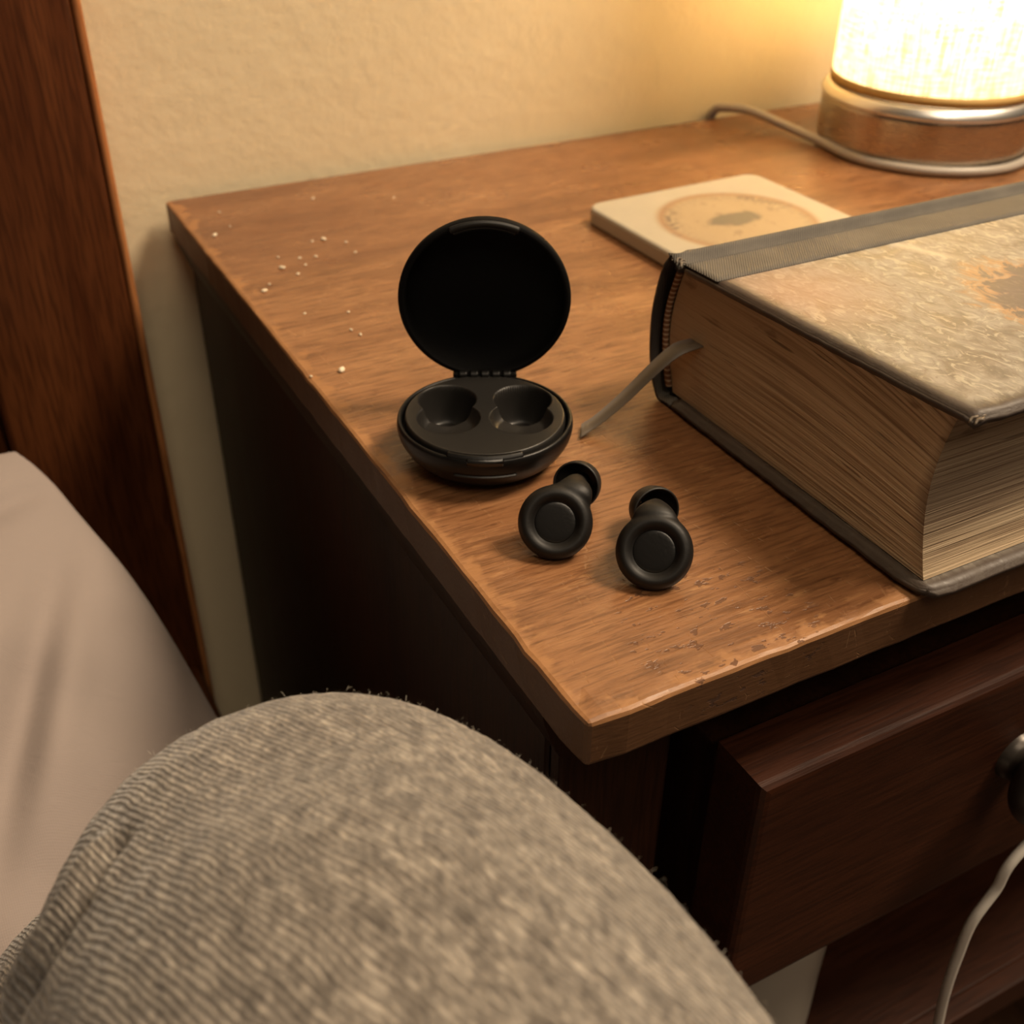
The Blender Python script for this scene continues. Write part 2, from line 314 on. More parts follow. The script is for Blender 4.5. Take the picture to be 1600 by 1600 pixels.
def crom(P, n):
    P = np.array(P, float); Q = np.vstack([2 * P[0] - P[1], P, 2 * P[-1] - P[-2]]); m = len(P) - 1; out = []
    for s in np.linspace(0, m, n):
        i = min(int(s), m - 1); t = s - i; a, b, c, d = Q[i:i + 4]
        out.append(.5 * ((2 * b) + (-a + c) * t + (2 * a - 5 * b + 4 * c - d) * t * t + (-a + 3 * b - 3 * c + d) * t ** 3))
    return np.array(out)
def tube(P, n=60, m=16, up=(0, 0, 1)):
    """P rows: x y z ra rb"""
    S = crom(P, n); Cn = S[:, :3]; T = np.gradient(Cn, axis=0); T /= np.linalg.norm(T, axis=1)[:, None]; X = np.array(up, float); vs, fs = [], []
    for c, t, (ra, rb) in zip(Cn, T, S[:, 3:5]):
        a = X - t * np.dot(X, t); a /= np.linalg.norm(a) + 1e-9; b = np.cross(t, a)
        for k in range(m):
            th = 2 * PI * k / m; vs.append(c + ra * math.cos(th) * a + rb * math.sin(th) * b)
    for i in range(n - 1):
        for k in range(m): fs.append((i * m + k, i * m + (k + 1) % m, (i + 1) * m + (k + 1) % m, (i + 1) * m + k))
    fs += [tuple(range(m))[::-1], tuple((n - 1) * m + k for k in range(m))]
    return raw(vs, fs)
def rtube(pts, r, n=80, m=12, up=(0.13, .2, 1)): return tube([(*p, r, r) for p in pts], n, m, up)
def join(mes):
    bm = bmesh.new()
    for me in mes: bm.from_mesh(me)
    out = bpy.data.meshes.new('j'); bm.to_mesh(out); bm.free(); return out
def remesh(me, vox, it=6, fac=.5):
    o = bpy.data.objects.new('tmp', me); C.objects.link(o)
    r = o.modifiers.new('r', 'REMESH'); r.mode = 'VOXEL'; r.voxel_size = vox
    s = o.modifiers.new('s', 'SMOOTH'); s.factor = fac; s.iterations = it
    dg = bpy.context.evaluated_depsgraph_get(); dg.update(); out = bpy.data.meshes.new_from_object(o.evaluated_get(dg)); bpy.data.objects.remove(o); return out
def shift(me, off): me.transform(Matrix.Translation(-Vector(off))); return me

# ------------------------------------------------------------------ the room
FL = -.60
wl = box('wall_back', (-2.2, .403, FL), (2.2, .50, 1.9), M['wall'], None, 0); wl['kind'] = 'structure'
fl = box('floor', (-2.2, -2.2, FL - .05), (2.2, .403, FL), M['floor'], None, 0); fl['kind'] = 'structure'

# ------------------------------------------------------------------ nightstand
NB = (.275, .2, FL)
ns = thing('nightstand', 'dark brown wooden nightstand with a worn scratched top and one drawer', 'nightstand', NB)
def ns_box(name, lo, hi, mat, bev=.001, seg=2, parent=None): return box(name, lo, hi, mat, parent or ns, bev, seg, NB)
# top: eased, battered edges
bm = box_bm((0, 0, -.016), (.55, .396, 0))
for ax, vals in ((1, np.arange(.006, .396, .006)), (0, np.arange(.006, .30, .006))):
    for v in vals:
        co = [0, 0, 0]; no = [0, 0, 0]; co[ax] = v; no[ax] = 1
        bmesh.ops.bisect_plane(bm, geom=bm.verts[:] + bm.edges[:] + bm.faces[:], plane_co=co, plane_no=no)
ed = [e for e in bm.edges if len(e.link_faces) == 2 and e.calc_face_angle(0) > 1]
bmesh.ops.bevel(bm, geom=ed, offset=.0014, segments=2, affect='EDGES', profile=.5)
for v in bm.verts:
    p = v.co; n = noise.noise(p * 55) * .5 + noise.noise(p * 190) * .5
    dx = min(abs(p.x), .02); dy = min(abs(p.y), .02)
    if p.x < .003 or p.y < .003:
        q = .0006 * n
        if p.x < .003: p.x -= q
        if p.y < .003: p.y -= q
        if p.z > -.004: p.z -= abs(n) * .0009
        if p.x < .012 and p.y < .012:                       # knocked corner
            k = (1 - p.x / .012) * (1 - p.y / .012); p.x += k * .0012; p.y += k * .0012; p.z -= k * .0008 * (1 if p.z > -.008 else 0)
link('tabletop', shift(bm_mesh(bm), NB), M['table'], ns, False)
# cove moulding under the overhang (left, front, right)
pr = [(.001, -.0162), (.0020, -.021), (.0042, -.028), (.0075, -.036), (.012, -.036), (.012, -.0162)]
vs = [(x, y, z) for y in (.022, .394) for x, z in pr]; m_ = len(pr)
link('cove_moulding', shift(raw(vs, [(i, (i + 1) % m_, m_ + (i + 1) % m_, m_ + i) for i in range(m_)] + [tuple(range(m_)), tuple(range(m_, 2 * m_))]), NB), M['wood'], ns, False)
vs = [(.55 - x, y, z) for y in (.022, .394) for x, z in pr]
link('cove_moulding', shift(raw(vs, [(i, (i + 1) % m_, m_ + (i + 1) % m_, m_ + i) for i in range(m_)] + [tuple(range(m_)), tuple(range(m_, 2 * m_))]), NB), M['wood'], ns, False)
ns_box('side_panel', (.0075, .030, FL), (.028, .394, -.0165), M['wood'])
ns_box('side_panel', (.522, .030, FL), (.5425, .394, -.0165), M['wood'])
ns_box('back_panel', (.028, .384, FL + .04), (.522, .394, -.0165), M['wood'])
ns_box('stile', (.0085, .024, FL), (.046, .0298, -.0165), M['wood'])
ns_box('stile', (.504, .024, FL), (.5415, .0298, -.0165), M['wood'])
ns_box('rail', (.0462, .024, -.036), (.5038, .044, -.0165), M['woodx'])
ns_box('rail', (.0462, .024, -.185), (.5038, .044, -.166), M['woodx'])
ns_box('shelf', (.0285, .0305, -.365), (.5215, .383, -.347), M['woodx'])
ns_box('shelf_edge', (.0465, .020, -.367), (.5035, .0300, -.345), M['woodx'])
ns_box('base_rail', (.0465, .026, FL), (.5035, .044, FL + .06), M['woodx'])
# drawer
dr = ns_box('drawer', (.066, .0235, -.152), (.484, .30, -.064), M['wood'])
bm = box_bm((.0615, 0, -.160), (.4885, .0225, -.0545))
fe = [e for e in bm.edges if all(abs(v.co.y) < 1e-6 for v in e.verts)]
bmesh.ops.bevel(bm, geom=fe, offset=.0030, segments=3, affect='EDGES', profile=.6)
be = [e for e in bm.edges if all(abs(v.co.y - .0225) < 1e-6 for v in e.verts)]
bmesh.ops.bevel(bm, geom=be, offset=.0012, segments=1, affect='EDGES')
link('drawer_front', shift(bm_mesh(bm), NB), M['woodx'], dr, False)
for kx in (.178, .372):
    me = lathe(smooth_prof([(10, 0), (9.5, 2), (8.5, 4.5), (9.5, 7), (13.5, 9.5), (16.4, 13), (16.8, 17), (14.5, 21), (8, 24), (0, 25)]), 40)
    me.transform(Matrix.Translation(Vector((kx, 0.0005, -.097)) - Vector(NB)) @ Matrix.Rotation(PI / 2, 4, 'X'))
    link('knob', me, M['knob'], dr)

# ------------------------------------------------------------------ bed: headboard, side rail, mattress, pillow
BB = (-.55, .385, FL)
bed = thing('bed', 'dark red-brown wooden bed headboard and side rail against the cream wall', 'bed', BB)
def bbox(name, lo, hi, bev=.0035, seg=3): return box(name, lo, hi, M['bedwood'], bed, bev, seg, BB, True)
bbox('headboard_stile', (-.098, .366, FL), (-.0295, .400, .62)); bbox('headboard_stile', (-1.60, .366, FL), (-1.53, .400, .62))
eb = box('lamplit_edge', (-.0293, .3665, FL), (-.0255, .3995, .62), M['litedge'], bed, .0018, 3, BB, True)  # strip added so the headboard's worn edge carries lamplight in its colour
bbox('headboard_panel', (-1.5295, .378, -.30), (-.0985, .396, .548), .002); bbox('headboard_rail', (-1.5295, .366, .5485), (-.0985, .400, .62))
bbox('side_rail', (-.062, -1.3, -.40), (-.031, .365, -.262), .006)
bbox('side_rail', (-1.60, -1.3, -.40), (-1.57, .365, -.262), .006)
for sx in (-.07, -1.60): bbox('leg', (sx, -1.36, FL), (sx + .04, -1.301, -.255))
bbox('foot_rail', (-1.5295, -1.35, -.40), (-.0705, -1.31, -.27))
for i in range(6): bbox('slat', (-1.5698, -1.2 + i * .29, -.40), (-.0622, -1.12 + i * .29, -.385), .001, 1)
mt = link('mattress', shift(bm_mesh(box_bm((-1.568, -1.305, -.3845), (-.064, .360, -.306), .03, 5)), (-.8, -.45, -.3845)), M['sheet']); mt.location = (-.8, -.45, -.3845)
tag(mt, 'pale sheet covered mattress under the pillow and the raised knee', 'mattress')

# pillow leaning on the headboard; u runs along the bed width, v up the slope
PC = Vector((-.39, .172, -.179)); ev = Vector((0, .76, .65)); en = Vector((0, -.65, .76)); HV, HU = .175, .34
def pil_edge(v): return sum(pil_edge0(v + k * .018) for k in range(-3, 4)) / 7 - .0015   # smoothed right-hand outline (world x) along v
def pil_edge0(v):
    s = (1 - v) * HV; return np.interp(s, [-.01, 0, .012, .04, .06, .085, .11, .15, .2, .28, .32, .35], [-.103, -.0955, -.087, -.0765, -.068, -.0605, -.055, -.0470, -.043, -.049, -.060, -.093])
NU, NV = 150, 90; vs = []; fs = []
def pil(u, v, side):
    e = pil_edge(v); half = e - PC.x; x = PC.x + u * half
    d = (max(1e-4, 1 - abs(u) ** 2.6) ** .52) * (max(1e-4, 1 - abs(v) ** 2.4) ** .55); t = .068 * d
    pt = Vector((x, PC.y, PC.z)) + ev * (v * HV)
    if side > 0:
        q = Vector((x, v * .2, 0)); w = 0
        w += .010 * noise.noise(Vector((x * 9 + 1.7, v * 2.2, .3))) + .0045 * noise.noise(Vector((x * 26 + v * 3.0, v * 3.5, 1.3)))
        a = (x + .112) - (v - .45) * .08; w += (-.012 * math.exp(-(a / .0085) ** 2) + .006 * math.exp(-((a - .016) / .010) ** 2)) * math.exp(-((v - .38) / .33) ** 2)       # long slanting crease
        b = (v - .86) - (x + .10) * 2.0; w -= .012 * math.exp(-(b / .035) ** 2) * (1 if x < -.10 else math.exp(-((x + .10) / .018) ** 2))   # tuck below the top corner
        a2 = (x + .185) - (v - .2) * .05; w -= .006 * math.exp(-(a2 / .012) ** 2) * math.exp(-((v - .1) / .4) ** 2)
        t += w * min(1, d * 1.6)
    else: t = -t * .55
    return pt + en * t
for side in (1, -1):
    for j in range(NV + 1):
        for i in range(NU + 1):
            u = -math.cos(PI * i / NU); v = -math.cos(PI * j / NV); vs.append(pil(u, v, side))
N1 = (NU + 1) * (NV + 1)
for sd in (0, 1):
    for j in range(NV):
        for i in range(NU):
            a = sd * N1 + j * (NU + 1) + i; fs.append((a, a + 1, a + NU + 2, a + NU + 1))
me = raw(vs, fs); bm = bmesh.new(); bm.from_mesh(me); bmesh.ops.remove_doubles(bm, verts=bm.verts, dist=.0006); bmesh.ops.recalc_face_normals(bm, faces=bm.faces); bm.to_mesh(me); bm.free()
PB = (-.39, .10, -.26); po = link('pillow', shift(me, PB), M['pillow']); po.location = PB
sb = po.modifiers.new('sub', 'SUBSURF'); sb.levels = 1; sb.render_levels = 1
tag(po, 'pale mauve cotton pillow propped against the dark headboard', 'pillow')

# ------------------------------------------------------------------ the viewer's bent leg
PL = (-.16, -.36, -.26)
leg = thing('person', 'bent knee of a seated person in heather grey knit trousers', 'person', PL)
ST = [(-.17, -.38, -.215, .09, .085), (-.0894, -.1578, -.0176, .0650, .0674), (-.0727, -.0292, -.0225, .0606, .0641), (-.0757, -.0006, -.0747, .0552, .0567), (-.1050, .0316, -.1052, .0594, .0507), (-.092, .022, -.150, .052, .050), (-.098, -.02, -.220, .047, .045), (-.105, -.07, -.262, .042, .040)]
me = remesh(tube(ST, 90, 64, (1, 0, 0)), .0026, 14, .5)
bm = bmesh.new(); bm.from_mesh(me)
cp = Vector((-.104731569, -.155569887, .19))
FOLD = [Vector(q) for q in ((-.1015, -.0085, .0300), (-.1065, -.0125, .0279), (-.1132, -.0185, .0252), (-.1190, -.0205, .0190), (-.1285, -.0175, -.0010), (-.133, -.014, -.022))]
for v in bm.verts:
    p = v.co; n = v.normal
    d = .0016 * noise.noise(p * 28) + .0004 * noise.noise(p * 240)
    # loose fold of cloth running down the outer (left) side of the thigh
    if p.x < -.095 and n.x < .4:
        best = (9, 0, 0)
        for i in range(len(FOLD) - 1):
            A, B = FOLD[i], FOLD[i + 1]; AB = B - A; t = min(1, max(0, (p - A).dot(AB) / AB.length_squared)); q = A + AB * t; dd = (p - q).length
            if dd < best[0]: best = (dd, i + t, p.y - q.y)
        dd, tt, sg = best; f = min(1, tt / .9)
        d += f * (-.0050 * math.exp(-(dd / .0030) ** 2) + .0030 * math.exp(-((dd - .0065) / .0040) ** 2) * (1.0 if sg > 0 else .35))
    v.co = p + n * d
bm.to_mesh(me); bm.free()
tl = link('trouser_leg', shift(me, PL), M['knit'], leg)
# loose fibres standing off the knit
rs = random.Random(3); vs, fs = [], []; polys = [pg for pg in me.polygons if pg.center.y + PL[1] > -.11 and pg.normal.z > -.25]
for k in range(7000):
    pg = rs.choice(polys); c = pg.center + Vector((rs.uniform(-1, 1), rs.uniform(-1, 1), rs.uniform(-1, 1))) * .001; t = Vector((rs.uniform(-1, 1), rs.uniform(-1, 1), rs.uniform(-1, 1))).normalized()
    t = (t - pg.normal * t.dot(pg.normal)).normalized(); L = rs.uniform(.0006, .0020); hgt = rs.uniform(.0001, .0007); b = pg.normal.cross(t) * .00003
    P3 = [c - pg.normal * .0006, c + t * L * .5 + pg.normal * hgt, c + t * L + pg.normal * hgt * rs.uniform(.2, 1.1)]
    q = len(vs)
    for P in P3: vs += [P - b, P + b]
    fs += [(q, q + 1, q + 3, q + 2), (q + 2, q + 3, q + 5, q + 4)]
fz = link('knit_fuzz', raw(vs, fs), M['fuzz'], tl); fz['kind'] = 'stuff'

# ------------------------------------------------------------------ round earplug case
CP = (.0330, .1170, 0.0002)
case = thing('earplug_case', 'round black hinged earplug case standing open on the worn tabletop', 'case', CP, math.atan2(-.451, .892))
prof = smooth_prof([(0, .6), (10, .5), (14, 0), (17, .2), (20.5, 1.6), (24.2, 4.6), (26.6, 8.4), (27.4, 11.2), (27.45, 13.0)], 5) + [(27.3, 13.9), (26.9, 14.45), (26.3, 14.5), (25.95, 14.1), (25.85, 13.0), (25.8, 11.6), (24.9, 11.5), (24.0, 11.5)]
base_o = link('base', lathe(prof, 128), M['black'], case)
def sdu(x, y):
    """depth (mm) of the tray below its top"""
    best = 0.0
    for s in (-1, 1):
        d1 = math.hypot(x - s * 11.9, y - 8.6) - 9.2; d2 = math.hypot(x - s * 11.2, y + 2.9) - 9.9
        f = lambda d, w: min(1, max(0, (-d) / w)); sm = lambda t: t * t * (3 - 2 * t)
        a = 12.4 * (1 - (1 - f(d1, 3.6)) ** 2.2); b = 3.6 * (1 - (1 - f(d2, 3.0)) ** 2.0) + 1.6 * f(d2, 9)
        best = max(best, a, b)
    return best
NR, NA = 110, 220; vs = [(0, 0, .0152)]; fs = []
for i in range(1, NR + 1):
    r = 25.0 * (i / NR) ** .9
    for k in range(NA):
        a = 2 * PI * k / NA; x, y = r * math.cos(a), r * math.sin(a); z = 15.2 - sdu(x, y) - .9 * max(0, (r - 24.3) / .7) ** 2
        vs.append((x * .001, y * .001, z * .001))
for k in range(NA): fs.append((0, 1 + k, 1 + (k + 1) % NA))
for i in range(NR - 1):
    for k in range(NA): fs.append((1 + i * NA + k, 1 + (i + 1) * NA + k, 1 + (i + 1) * NA + (k + 1) % NA, 1 + i * NA + (k + 1) % NA))
o0 = len(vs) - NA; q0 = len(vs)
for k in range(NA): a = 2 * PI * k / NA; vs.append((.025 * math.cos(a), .025 * math.sin(a), .0112))
for k in range(NA): fs.append((o0 + k, q0 + k, q0 + (k + 1) % NA, o0 + (k + 1) % NA))
link('tray', raw(vs, fs), M['blackin'], case)
H = PI / 2
link('latch', arc_block(25.1, 27.0, 12.0, 15.6, -H - .44, -H + .44, 36), M['black'], case)
link('latch_clip', arc_block(25.6, 27.75, 12.6, 15.0, -H - .20, -H + .20, 24), M['glossy'], case)
link('thumb_grip', arc_block(25.6, 27.25, 8.0, 8.9, -H - .36, -H + .36, 24), M['blackin'], case)
# lid: lathe made closed, then swung open about the hinge at the back
HY, HZ, OPEN = .0262, .0146, math.radians(88)
lidm = Matrix.Translation((0, HY, HZ)) @ Matrix.Rotation(-OPEN, 4, 'X') @ Matrix.Translation((0, -HY, 0))
outer = smooth_prof([(26.3, 0), (27.2, .5), (27.5, 1.8), (27.0, 4.0), (24.6, 6.8), (20, 8.6), (12, 9.4), (0, 9.6)], 4)
inner = smooth_prof([(0, 7.8), (12, 7.7), (18.5, 7.0), (22.6, 5.2), (24.6, 3.0), (25.3, 1.0), (25.5, .2)], 4)
me = lathe(inner + [(25.9, 0)] + outer, 128); me.transform(lidm); lid = link('lid', me, M['lidblack'], case)
me = arc_block(23.9, 25.3, .3, 1.5, -H - .40, -H + .40, 36); me.transform(lidm); link('latch_catch', me, M['glossy'], lid)
me = arc_block(25.0, 27.2, -.45, .3, -H - .42, -H + .42, 36); me.transform(lidm); link('thumb_lip', me, M['blackin'], lid)
for k in range(5):
    x = (-7.2 + 3.6 * k) * .001; me = rtube([(x - .0013, HY - .0012, HZ + .0006), (x, HY - .0012, HZ + .0006), (x + .0013, HY - .0012, HZ + .0006)], .0016, 6, 14, (0, .2, 1)); link('hinge_knuckle', me, M['black'], case)

link('hinge_block', bm_mesh(box_bm((-.0105, HY - .0012, HZ - .0030), (.0105, HY + .0030, HZ + .0012), .0008, 2)), M['black'], case, False)

# ------------------------------------------------------------------ two earplugs
def earplug(ring, tipc, axis, label, roll=0.0):
    b0 = Vector((ring[0], ring[1], 0)); t = thing('earplug', label, 'earplug', b0, 0, 'pair of black earplugs')
    Rg = Vector(ring) - b0; Tp = Vector(tipc) - b0; ax = Vector(axis).normalized()
    nz = (cp - Vector(ring)).normalized(); nz = Vector((nz.x, nz.y, nz.z)).normalized()         # the face looks up towards the bed
    fx = Vector((0, 0, 1)).cross(nz).normalized(); fy = nz.cross(fx); FM = Matrix.Translation(Rg) @ Matrix((fx, fy, nz)).transposed().to_4x4()
    body = lathe(smooth_prof([(0, .9), (4.6, .95), (5.7, 1.2), (6.7, 2.4), (8.0, 3.0), (9.4, 2.4), (10.35, .6), (10.3, -1.2), (9.0, -2.9), (6.5, -3.6), (0, -3.8)], 5), 72); body.transform(FM)
    d = Tp - Rg; dp = (d - nz * d.dot(nz)).normalized(); S0 = Rg + dp * .0052 - nz * .0010
    E1 = Rg + dp * .0096 - nz * .0012; M1 = E1.lerp(Tp, .55) + Vector((0, 0, .0010))
    pts = [(*(Rg + dp * .001 - nz * .0029), .0078, .0022), (*(Rg + dp * .0050 - nz * .0026), .0078, .0028), (*E1, .0058, .0034), (*M1, .0034, .0032), (*(Tp + ax * .0010), .0030, .0030), (*(Tp + ax * .0055), .0026, .0026)]
    me = remesh(join([body, tube(pts, 48, 32, fx)]), .00028, 16, .5); link('ring_body', me, M['silicone'], t)
    dm = lathe(smooth_prof([(0, 1.66), (3, 1.64), (5.0, 1.58), (5.75, 1.4), (5.85, .9)], 4) + [(0, .7)], 64); dm.transform(FM); link('face_disc', dm, M['glossy'], t)
    u = Vector((0, 0, 1)); u = (u - ax * u.dot(ax)).normalized(); r_ = u.cross(ax); TM = Matrix.Translation(Tp) @ Matrix((r_, u, ax)).transposed().to_4x4()
    tm = lathe(smooth_prof([(2.4, 5.6), (3.6, 4.6), (5.3, 2.6), (6.2, .6), (6.45, -.8)], 5) + [(6.65, -1.1), (6.95, -1.05), (7.1, -.7)] + smooth_prof([(7.1, -.3), (6.95, 1.6), (6.3, 4.2), (5.2, 6.3), (3.8, 7.6), (2.6, 8.0)], 5) + [(2.1, 7.7), (2.0, 6.0)], 72)
    tm.transform(TM); link('ear_tip', tm, M['tip'], t)
    lo = min((t.matrix_world.translation.z if False else 0) + v.co.z for ch in t.children for v in ch.data.vertices)
    t.location.z = .0001 - lo
    return t
earplug((.0276, .0632, .0090), (.0432, .0778, .0082), (.72, .60, -.30), 'black earplug with glossy round face, nearer the open case, tip to the right')
earplug((.0446, .0394, .0090), (.0563, .0562, .0082), (.16, .95, -.28), 'black earplug with glossy round face, nearest the front corner of the tabletop')

# ------------------------------------------------------------------ thick old book
BK = (.1060, 0.0, .0003)
book = thing('book', 'thick old hardback book with mottled tan cover and grey cloth spine lying flat', 'book', BK)
X0, X1 = -.004, .196
def extr(prof, x0, x1, nx=1):
    m = len(prof); vs = [(x0 + (x1 - x0) * i / nx, y, z) for i in range(nx + 1) for y, z in prof]; fs = []
    for i in range(nx):
        for k in range(m): fs.append((i * m + k, i * m + (k + 1) % m, (i + 1) * m + (k + 1) % m, (i + 1) * m + k))
    fs += [tuple(range(m))[::-1], tuple(nx * m + k for k in range(m))]; return raw(vs, fs)
def ztop(y): return .0515 + (.121 - y) * .045
pp = []
for k in range(25): z = .0036 + (ztop(.004) - .0036 - .0036) * k / 24; q = k / 24; pp.append((.0012 + .0050 * math.sin(PI * min(1, q * .98)) ** .9 + .0022 * q * q, z))
for k in range(25): q = 1 - k / 24; z = .0036 + (ztop(.12) - .0032 - .0036) * q; pp.append((.1185 + .0050 * math.sin(PI * q), z))
link('page_block', extr(pp, 0.0, .192, 24), M['pages'], book, False)
def board(name, z0f, z1f, y0, y1, seed):
    me = bpy.data.meshes.new('b'); bm = box_bm((X0, y0, 0), (X1, y1, .0033))
    for v in np.arange(y0 + .004, y1, .004): bmesh.ops.bisect_plane(bm, geom=bm.verts[:] + bm.edges[:] + bm.faces[:], plane_co=(0, v, 0), plane_no=(0, 1, 0))
    for v in np.arange(X0 + .004, X1, .006): bmesh.ops.bisect_plane(bm, geom=bm.verts[:] + bm.edges[:] + bm.faces[:], plane_co=(v, 0, 0), plane_no=(1, 0, 0))
    bmesh.ops.bevel(bm, geom=[e for e in bm.edges if len(e.link_faces) == 2 and e.calc_face_angle(0) > 1], offset=.0009, segments=2, affect='EDGES')
    for v in bm.verts:
        p = v.co; k = max(0, 1 - math.hypot(p.x - X0, p.y - y0) / .010); w = p.z / .0033
        n = noise.noise(Vector((p.x * 260, p.y * 260, seed)))
        if p.x < X0 + .0012: p.x += .0004 * n
        if p.y < y0 + .0012: p.y += .0004 * n
        p.x += k * .0016; p.y += k * .0016
        p.z = z0f(p.y) + (z1f(p.y) - z0f(p.y)) * w + k * k * .0008 * (n * 1.5 + (-.8 if seed > 1 else .3))
    return link(name, bm_mesh(bm), M['cover'], book)
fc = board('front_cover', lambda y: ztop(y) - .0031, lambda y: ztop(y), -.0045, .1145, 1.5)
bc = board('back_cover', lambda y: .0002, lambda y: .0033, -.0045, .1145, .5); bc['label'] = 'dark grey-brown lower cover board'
# spine cloth: over the top board, hinge groove, rounded back, under the lower board
top = [(.0975, ztop(.0975) + .00022), (.1135, ztop(.1135) + .00022), (.1150, ztop(.115) - .0004), (.1168, ztop(.1168) - .0020), (.1188, ztop(.1188) - .0008), (.1208, ztop(.1208) + .0012), (.1226, ztop(.1226) + .0010), (.1246, .0490), (.1268, .0440), (.1290, .0345), (.1297, .0265), (.1290, .0160), (.1268, .0075), (.1240, .0022), (.1215, .0002), (.1185, .0002), (.1165, .0012), (.1150, .0004)]
tp = [tuple(q) for q in crom([(a, b) for a, b in top], 90)]
inn = []
for i, (a, b) in enumerate(tp):
    pa = tp[max(0, i - 1)]; pb = tp[min(len(tp) - 1, i + 1)]; t_ = Vector((pb[0] - pa[0], pb[1] - pa[1])).normalized(); nn = Vector((t_.y, -t_.x)); th = .0002 if a < .1140 and b > .03 else .0012
    inn.append((a + nn.x * th, b + nn.y * th))
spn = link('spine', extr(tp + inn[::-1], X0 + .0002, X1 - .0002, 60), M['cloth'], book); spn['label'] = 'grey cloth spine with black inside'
for v in spn.data.vertices:
    k = max(0, 1 - (v.co.x - X0) / .010)
    if k > 0 and v.co.z > .046 and v.co.y > .115: v.co += Vector((noise.noise(v.co * 500), noise.noise(v.co * 480 + Vector((3, 0, 0))), noise.noise(v.co * 520 + Vector((0, 5, 0))))) * .0013 * k
link('headband', tube([(-.0006, .1190 + .0050 * math.sin(PI * q) + .0009, .0042 + .0438 * q, .0011, .0011) for q in np.linspace(0.02, .98, 9)], 50, 12, (1, 0, 0)), M['headband'], book)
# frayed corners of the front cover
for k in range(4):
    a = Vector((X0 + .0016 + .0009 * (k % 3), -.0032 + .0007 * k * .8, ztop(-.004) - .0012 - .0002 * (k % 2)))
    link('frayed_corner', tube([(*(a + Vector((-.0012, -.0004, -.0006))), .0003, .0003), (*a, .0005, .0004), (*(a + Vector((.0010, -.0005, .0003))), .0004, .0004), (*(a + Vector((.0022, .0003, .0002))), .0002, .0002)], 10, 8), M['ribbon'], book)
for k in range(5):
    a = Vector((X0 + .0006 + .0006 * (k % 2), .1165 + .0012 * k, ztop(.12) - .0004 + .0003 * (k % 3)))
    link('frayed_thread', tube([(*(a + Vector((-.0006, -.0008, -.0004))), .0002, .0002), (*a, .0004, .0004), (*(a + Vector((.0010, .0006, .0003))), .0003, .0003), (*(a + Vector((.002, .0002, .0))), .0002, .0002)], 10, 8), M['ribbon'], book)
# ribbon bookmark
rp = crom([(.006, .1085, .0262), (-.002, .1085, .0264), (-.0085, .1090, .0250), (-.0165, .1100, .0190), (-.0250, .1115, .0110), (-.0330, .1130, .0045), (-.0395, .1140, .0008)], 50); vs, fs = [], []
for i, c in enumerate(rp):
    q = i / 49; wd = .0038 * (1 - .12 * q) + (.0010 * max(0, q - .9) * 10 * .6); wv = Vector((.12 + .55 * q, 1, .35 * math.sin(q * 2.4) - .15)).normalized()
    c = Vector(c)
    for sgn in (-1, 1):
        fr = .0008 * noise.noise(Vector((i * .9, sgn * 3, 0))) if q > .93 else 0
        P = c + wv * wd * sgn + Vector((fr, 0, 0)); P.z = max(P.z, .0001); vs += [P, P + Vector((0, 0, .0003))]
for i in range(49):
    a = i * 4; b = a + 4; fs += [(a, a + 2, b + 2, b), (a + 1, b + 1, b + 3, a + 3), (a, b, b + 1, a + 1), (a + 2, a + 3, b + 3, b + 2)]
fs += [(0, 1, 3, 2), (196, 198, 199, 197)]
link('ribbon_bookmark', raw(vs, fs), M['ribbon'], book)

# ------------------------------------------------------------------ coaster
def rrect(hw, r, prof, n=8):
    vs, fs = [], []; m = 4 * (n + 1)
    for ins, z in prof:
        for q, (sx, sy) in enumerate(((1, 1), (-1, 1), (-1, -1), (1, -1))):
            for k in range(n + 1):
                a = q * PI / 2 + PI / 2 * k / n; vs.append((sx * (hw - r) + (r - ins) * math.cos(a), sy * (hw - r) + (r - ins) * math.sin(a), z))
    L_ = len(prof)
    for i in range(L_ - 1):
        for k in range(m): fs.append((i * m + k, i * m + (k + 1) % m, (i + 1) * m + (k + 1) % m, (i + 1) * m + k))
    fs += [tuple(range(m))[::-1], tuple((L_ - 1) * m + k for k in range(m))]; return raw(vs, fs)
co = link('coaster', rrect(.0505, .008, [(.0012, 0), (.0003, .0004), (0, .0014), (0, .0062), (.0004, .0074), (.0013, .0080)]), M['coaster'], None, False); co.location = (.2205, .2325, .0002); co.rotation_euler = (0, 0, .03)
tag(co, 'square cream stone coaster printed with a round brown seal, behind the book', 'coaster')

# ------------------------------------------------------------------ table lamp
LP = (.404, .304, .0003)
lamp = thing('table_lamp', 'lit table lamp with a linen drum shade on a brushed metal base', 'lamp', LP)
link('foot_pad', lathe([(0, 0), (50, 0), (54, .4), (54.5, 1.6), (50, 2.2), (0, 2.2)], 96), M['rubber'], lamp)
link('base', lathe([(0, 2.2), (54, 2.2)] + smooth_prof([(56.2, 2.5), (57.4, 3.6), (57.6, 8), (57.6, 18), (57.6, 25.8)], 3) + [(57.4, 26.1), (0, 26.1)], 128), M['nickel'], lamp)
link('polished_rim', lathe([(0, 26.2), (57.2, 26.2)] + smooth_prof([(57.9, 26.4), (58.5, 27.2), (58.3, 28.6), (57.2, 30.6), (55.6, 32.2), (52.0, 33.0)], 5) + [(0, 33.0)], 128), M['chrome'], lamp)
def shell(r0, r1, z0, z1, n=128): return lathe([(r0, z0), (r0, z1), (r1, z1), (r1, z0), (r0, z0)], n)
sh = link('lamp_shade', shell(53.6, 54.2, 37.6, 290), M['shade'], lamp)
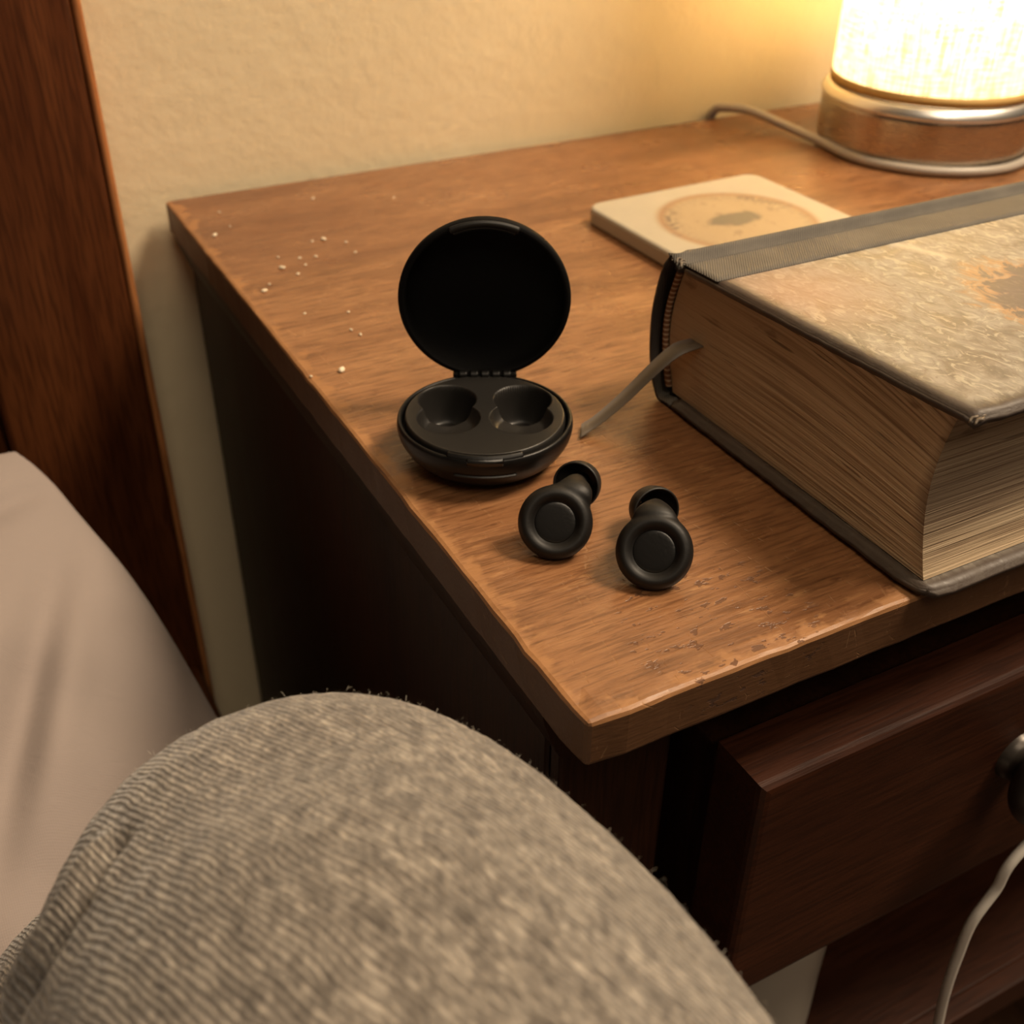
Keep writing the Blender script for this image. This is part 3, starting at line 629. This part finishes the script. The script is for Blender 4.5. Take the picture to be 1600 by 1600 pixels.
link('shade_trim', shell(53.0, 54.7, 33.1, 37.8), M['trim'], sh); link('shade_trim', shell(53.0, 54.7, 289.5, 293), M['trim'], sh)
link('socket', lathe(smooth_prof([(0, 33.1), (20, 33.1), (20, 37), (12, 42), (11, 50), (12, 52)], 2) + [(0, 52)], 40), M['nickel'], lamp)
link('bulb', lathe(smooth_prof([(11, 52), (12, 56), (17, 64), (21, 74), (20, 84), (13, 92), (0, 95)], 5), 40), M['bulb'], lamp)
bl = bpy.data.lights.new('bulb_light', 'POINT'); bl.energy = BULB_W; bl.color = (1.0, .82, .58); bl.shadow_soft_size = .022
blo = bpy.data.objects.new('bulb_light', bl); C.objects.link(blo); blo.parent = lamp; blo.location = (0, 0, .128)
cd = rtube([(.3290 - LP[0], .3995 - LP[1], -.20), (.3290 - LP[0], .3995 - LP[1], -.02), (.3290 - LP[0], .3975 - LP[1], .0022), (.3320 - LP[0], .388 - LP[1], .0070), (.3380 - LP[0], .372 - LP[1], .0080), (.3440 - LP[0], .350 - LP[1], .0050), (.3470 - LP[0], .325 - LP[1], .0030), (.3455 - LP[0], .292 - LP[1], .0024), (.3572 - LP[0], .2652 - LP[1], .0026), (.3785 - LP[0], .2485 - LP[1], .0026), (.4050 - LP[0], .2430 - LP[1], .0026), (.4370 - LP[0], .2520 - LP[1], .0026), (.4590 - LP[0], .268 - LP[1], .0026), (.4560 - LP[0], .288 - LP[1], .0050)], .0025, 160, 12, (.3, .2, 1))
link('cord', cd, M['cord'], lamp)

# ------------------------------------------------------------------ white cable, cup under the drawer, crumbs
WC = (.27, .05, .0); cb = [(.430, .140, .0022), (.370, .060, .0022), (.328, .012, .0024), (.3165, .0005, .0027), (.3085, -.0048, -.004), (.278, -.012, -.035), (.215, -.019, -.088), (.167, -.020, -.118), (.160, -.020, -.136), (.1535, -.020, -.150), (.153, -.020, -.168), (.154, -.020, -.189), (.158, -.020, -.217), (.170, -.022, -.300), (.20, -.03, -.45), (.25, -.06, -.597)]
wc = link('charging_cable', shift(rtube([(a + .0, b, c) for a, b, c in cb], .0019, 160, 12, (1, .3, .2)), WC), M['whitecable']); wc.location = WC
tag(wc, 'thin white cable hanging down in front of the nightstand drawer', 'cable')
cup = link('cup', lathe(smooth_prof([(0, 1), (18, .6), (23, 0), (26, 3), (31, 14), (34.5, 28), (35.5, 42), (35, 80), (35.2, 118)], 4) + [(34.5, 119), (33.6, 118)] + smooth_prof([(32.5, 80), (32.5, 42), (29, 18), (20, 6), (0, 5)], 4), 64), M['ceramic']); cup.location = (.1405, .068, -.3468)
tag(cup, 'small white rounded cup on the dark shelf below the drawer', 'cup')
SP = [(8.8, 340.1), (18.2, 348.3), (18.8, 368.2), (23.8, 290.3), (9.7, 270.6), (50.9, 313.4), (45.7, 313.7), (41.0, 296.3), (33.9, 289.3), (58.8, 306.0), (26.0, 302.7), (27.7, 281.3), (34.2, 297.6), (12.8, 191.1), (1.5, 191.9), (101.1, 350.4), (65.2, 366.8), (28.0, 220.9), (29.7, 215.4), (33.0, 236.5), (17.1, 242.8), (58.2, 293.1), (13.7, 276.5)]
bm = bmesh.new()
for i, (x, y) in enumerate(SP):
    s = (.0010 if i in (0, 3, 4, 5, 13) else .00055) * random.uniform(.8, 1.2)
    m4 = Matrix.Translation((x * .001, y * .001, s * .55)) @ Matrix.Rotation(random.uniform(0, 6), 4, 'Z') @ Matrix.Diagonal((1.5, .9, .8, 1))
    r = bmesh.ops.create_icosphere(bm, subdivisions=2, radius=s, matrix=m4)
    for v in r['verts']: v.co += Vector((random.uniform(-1, 1), random.uniform(-1, 1), random.uniform(-1, 1))) * s * .12
du = link('crumbs', bm_mesh(bm), M['dust']); tag(du, 'tiny pale crumbs scattered over the back left of the tabletop', 'crumbs', None, 'stuff')
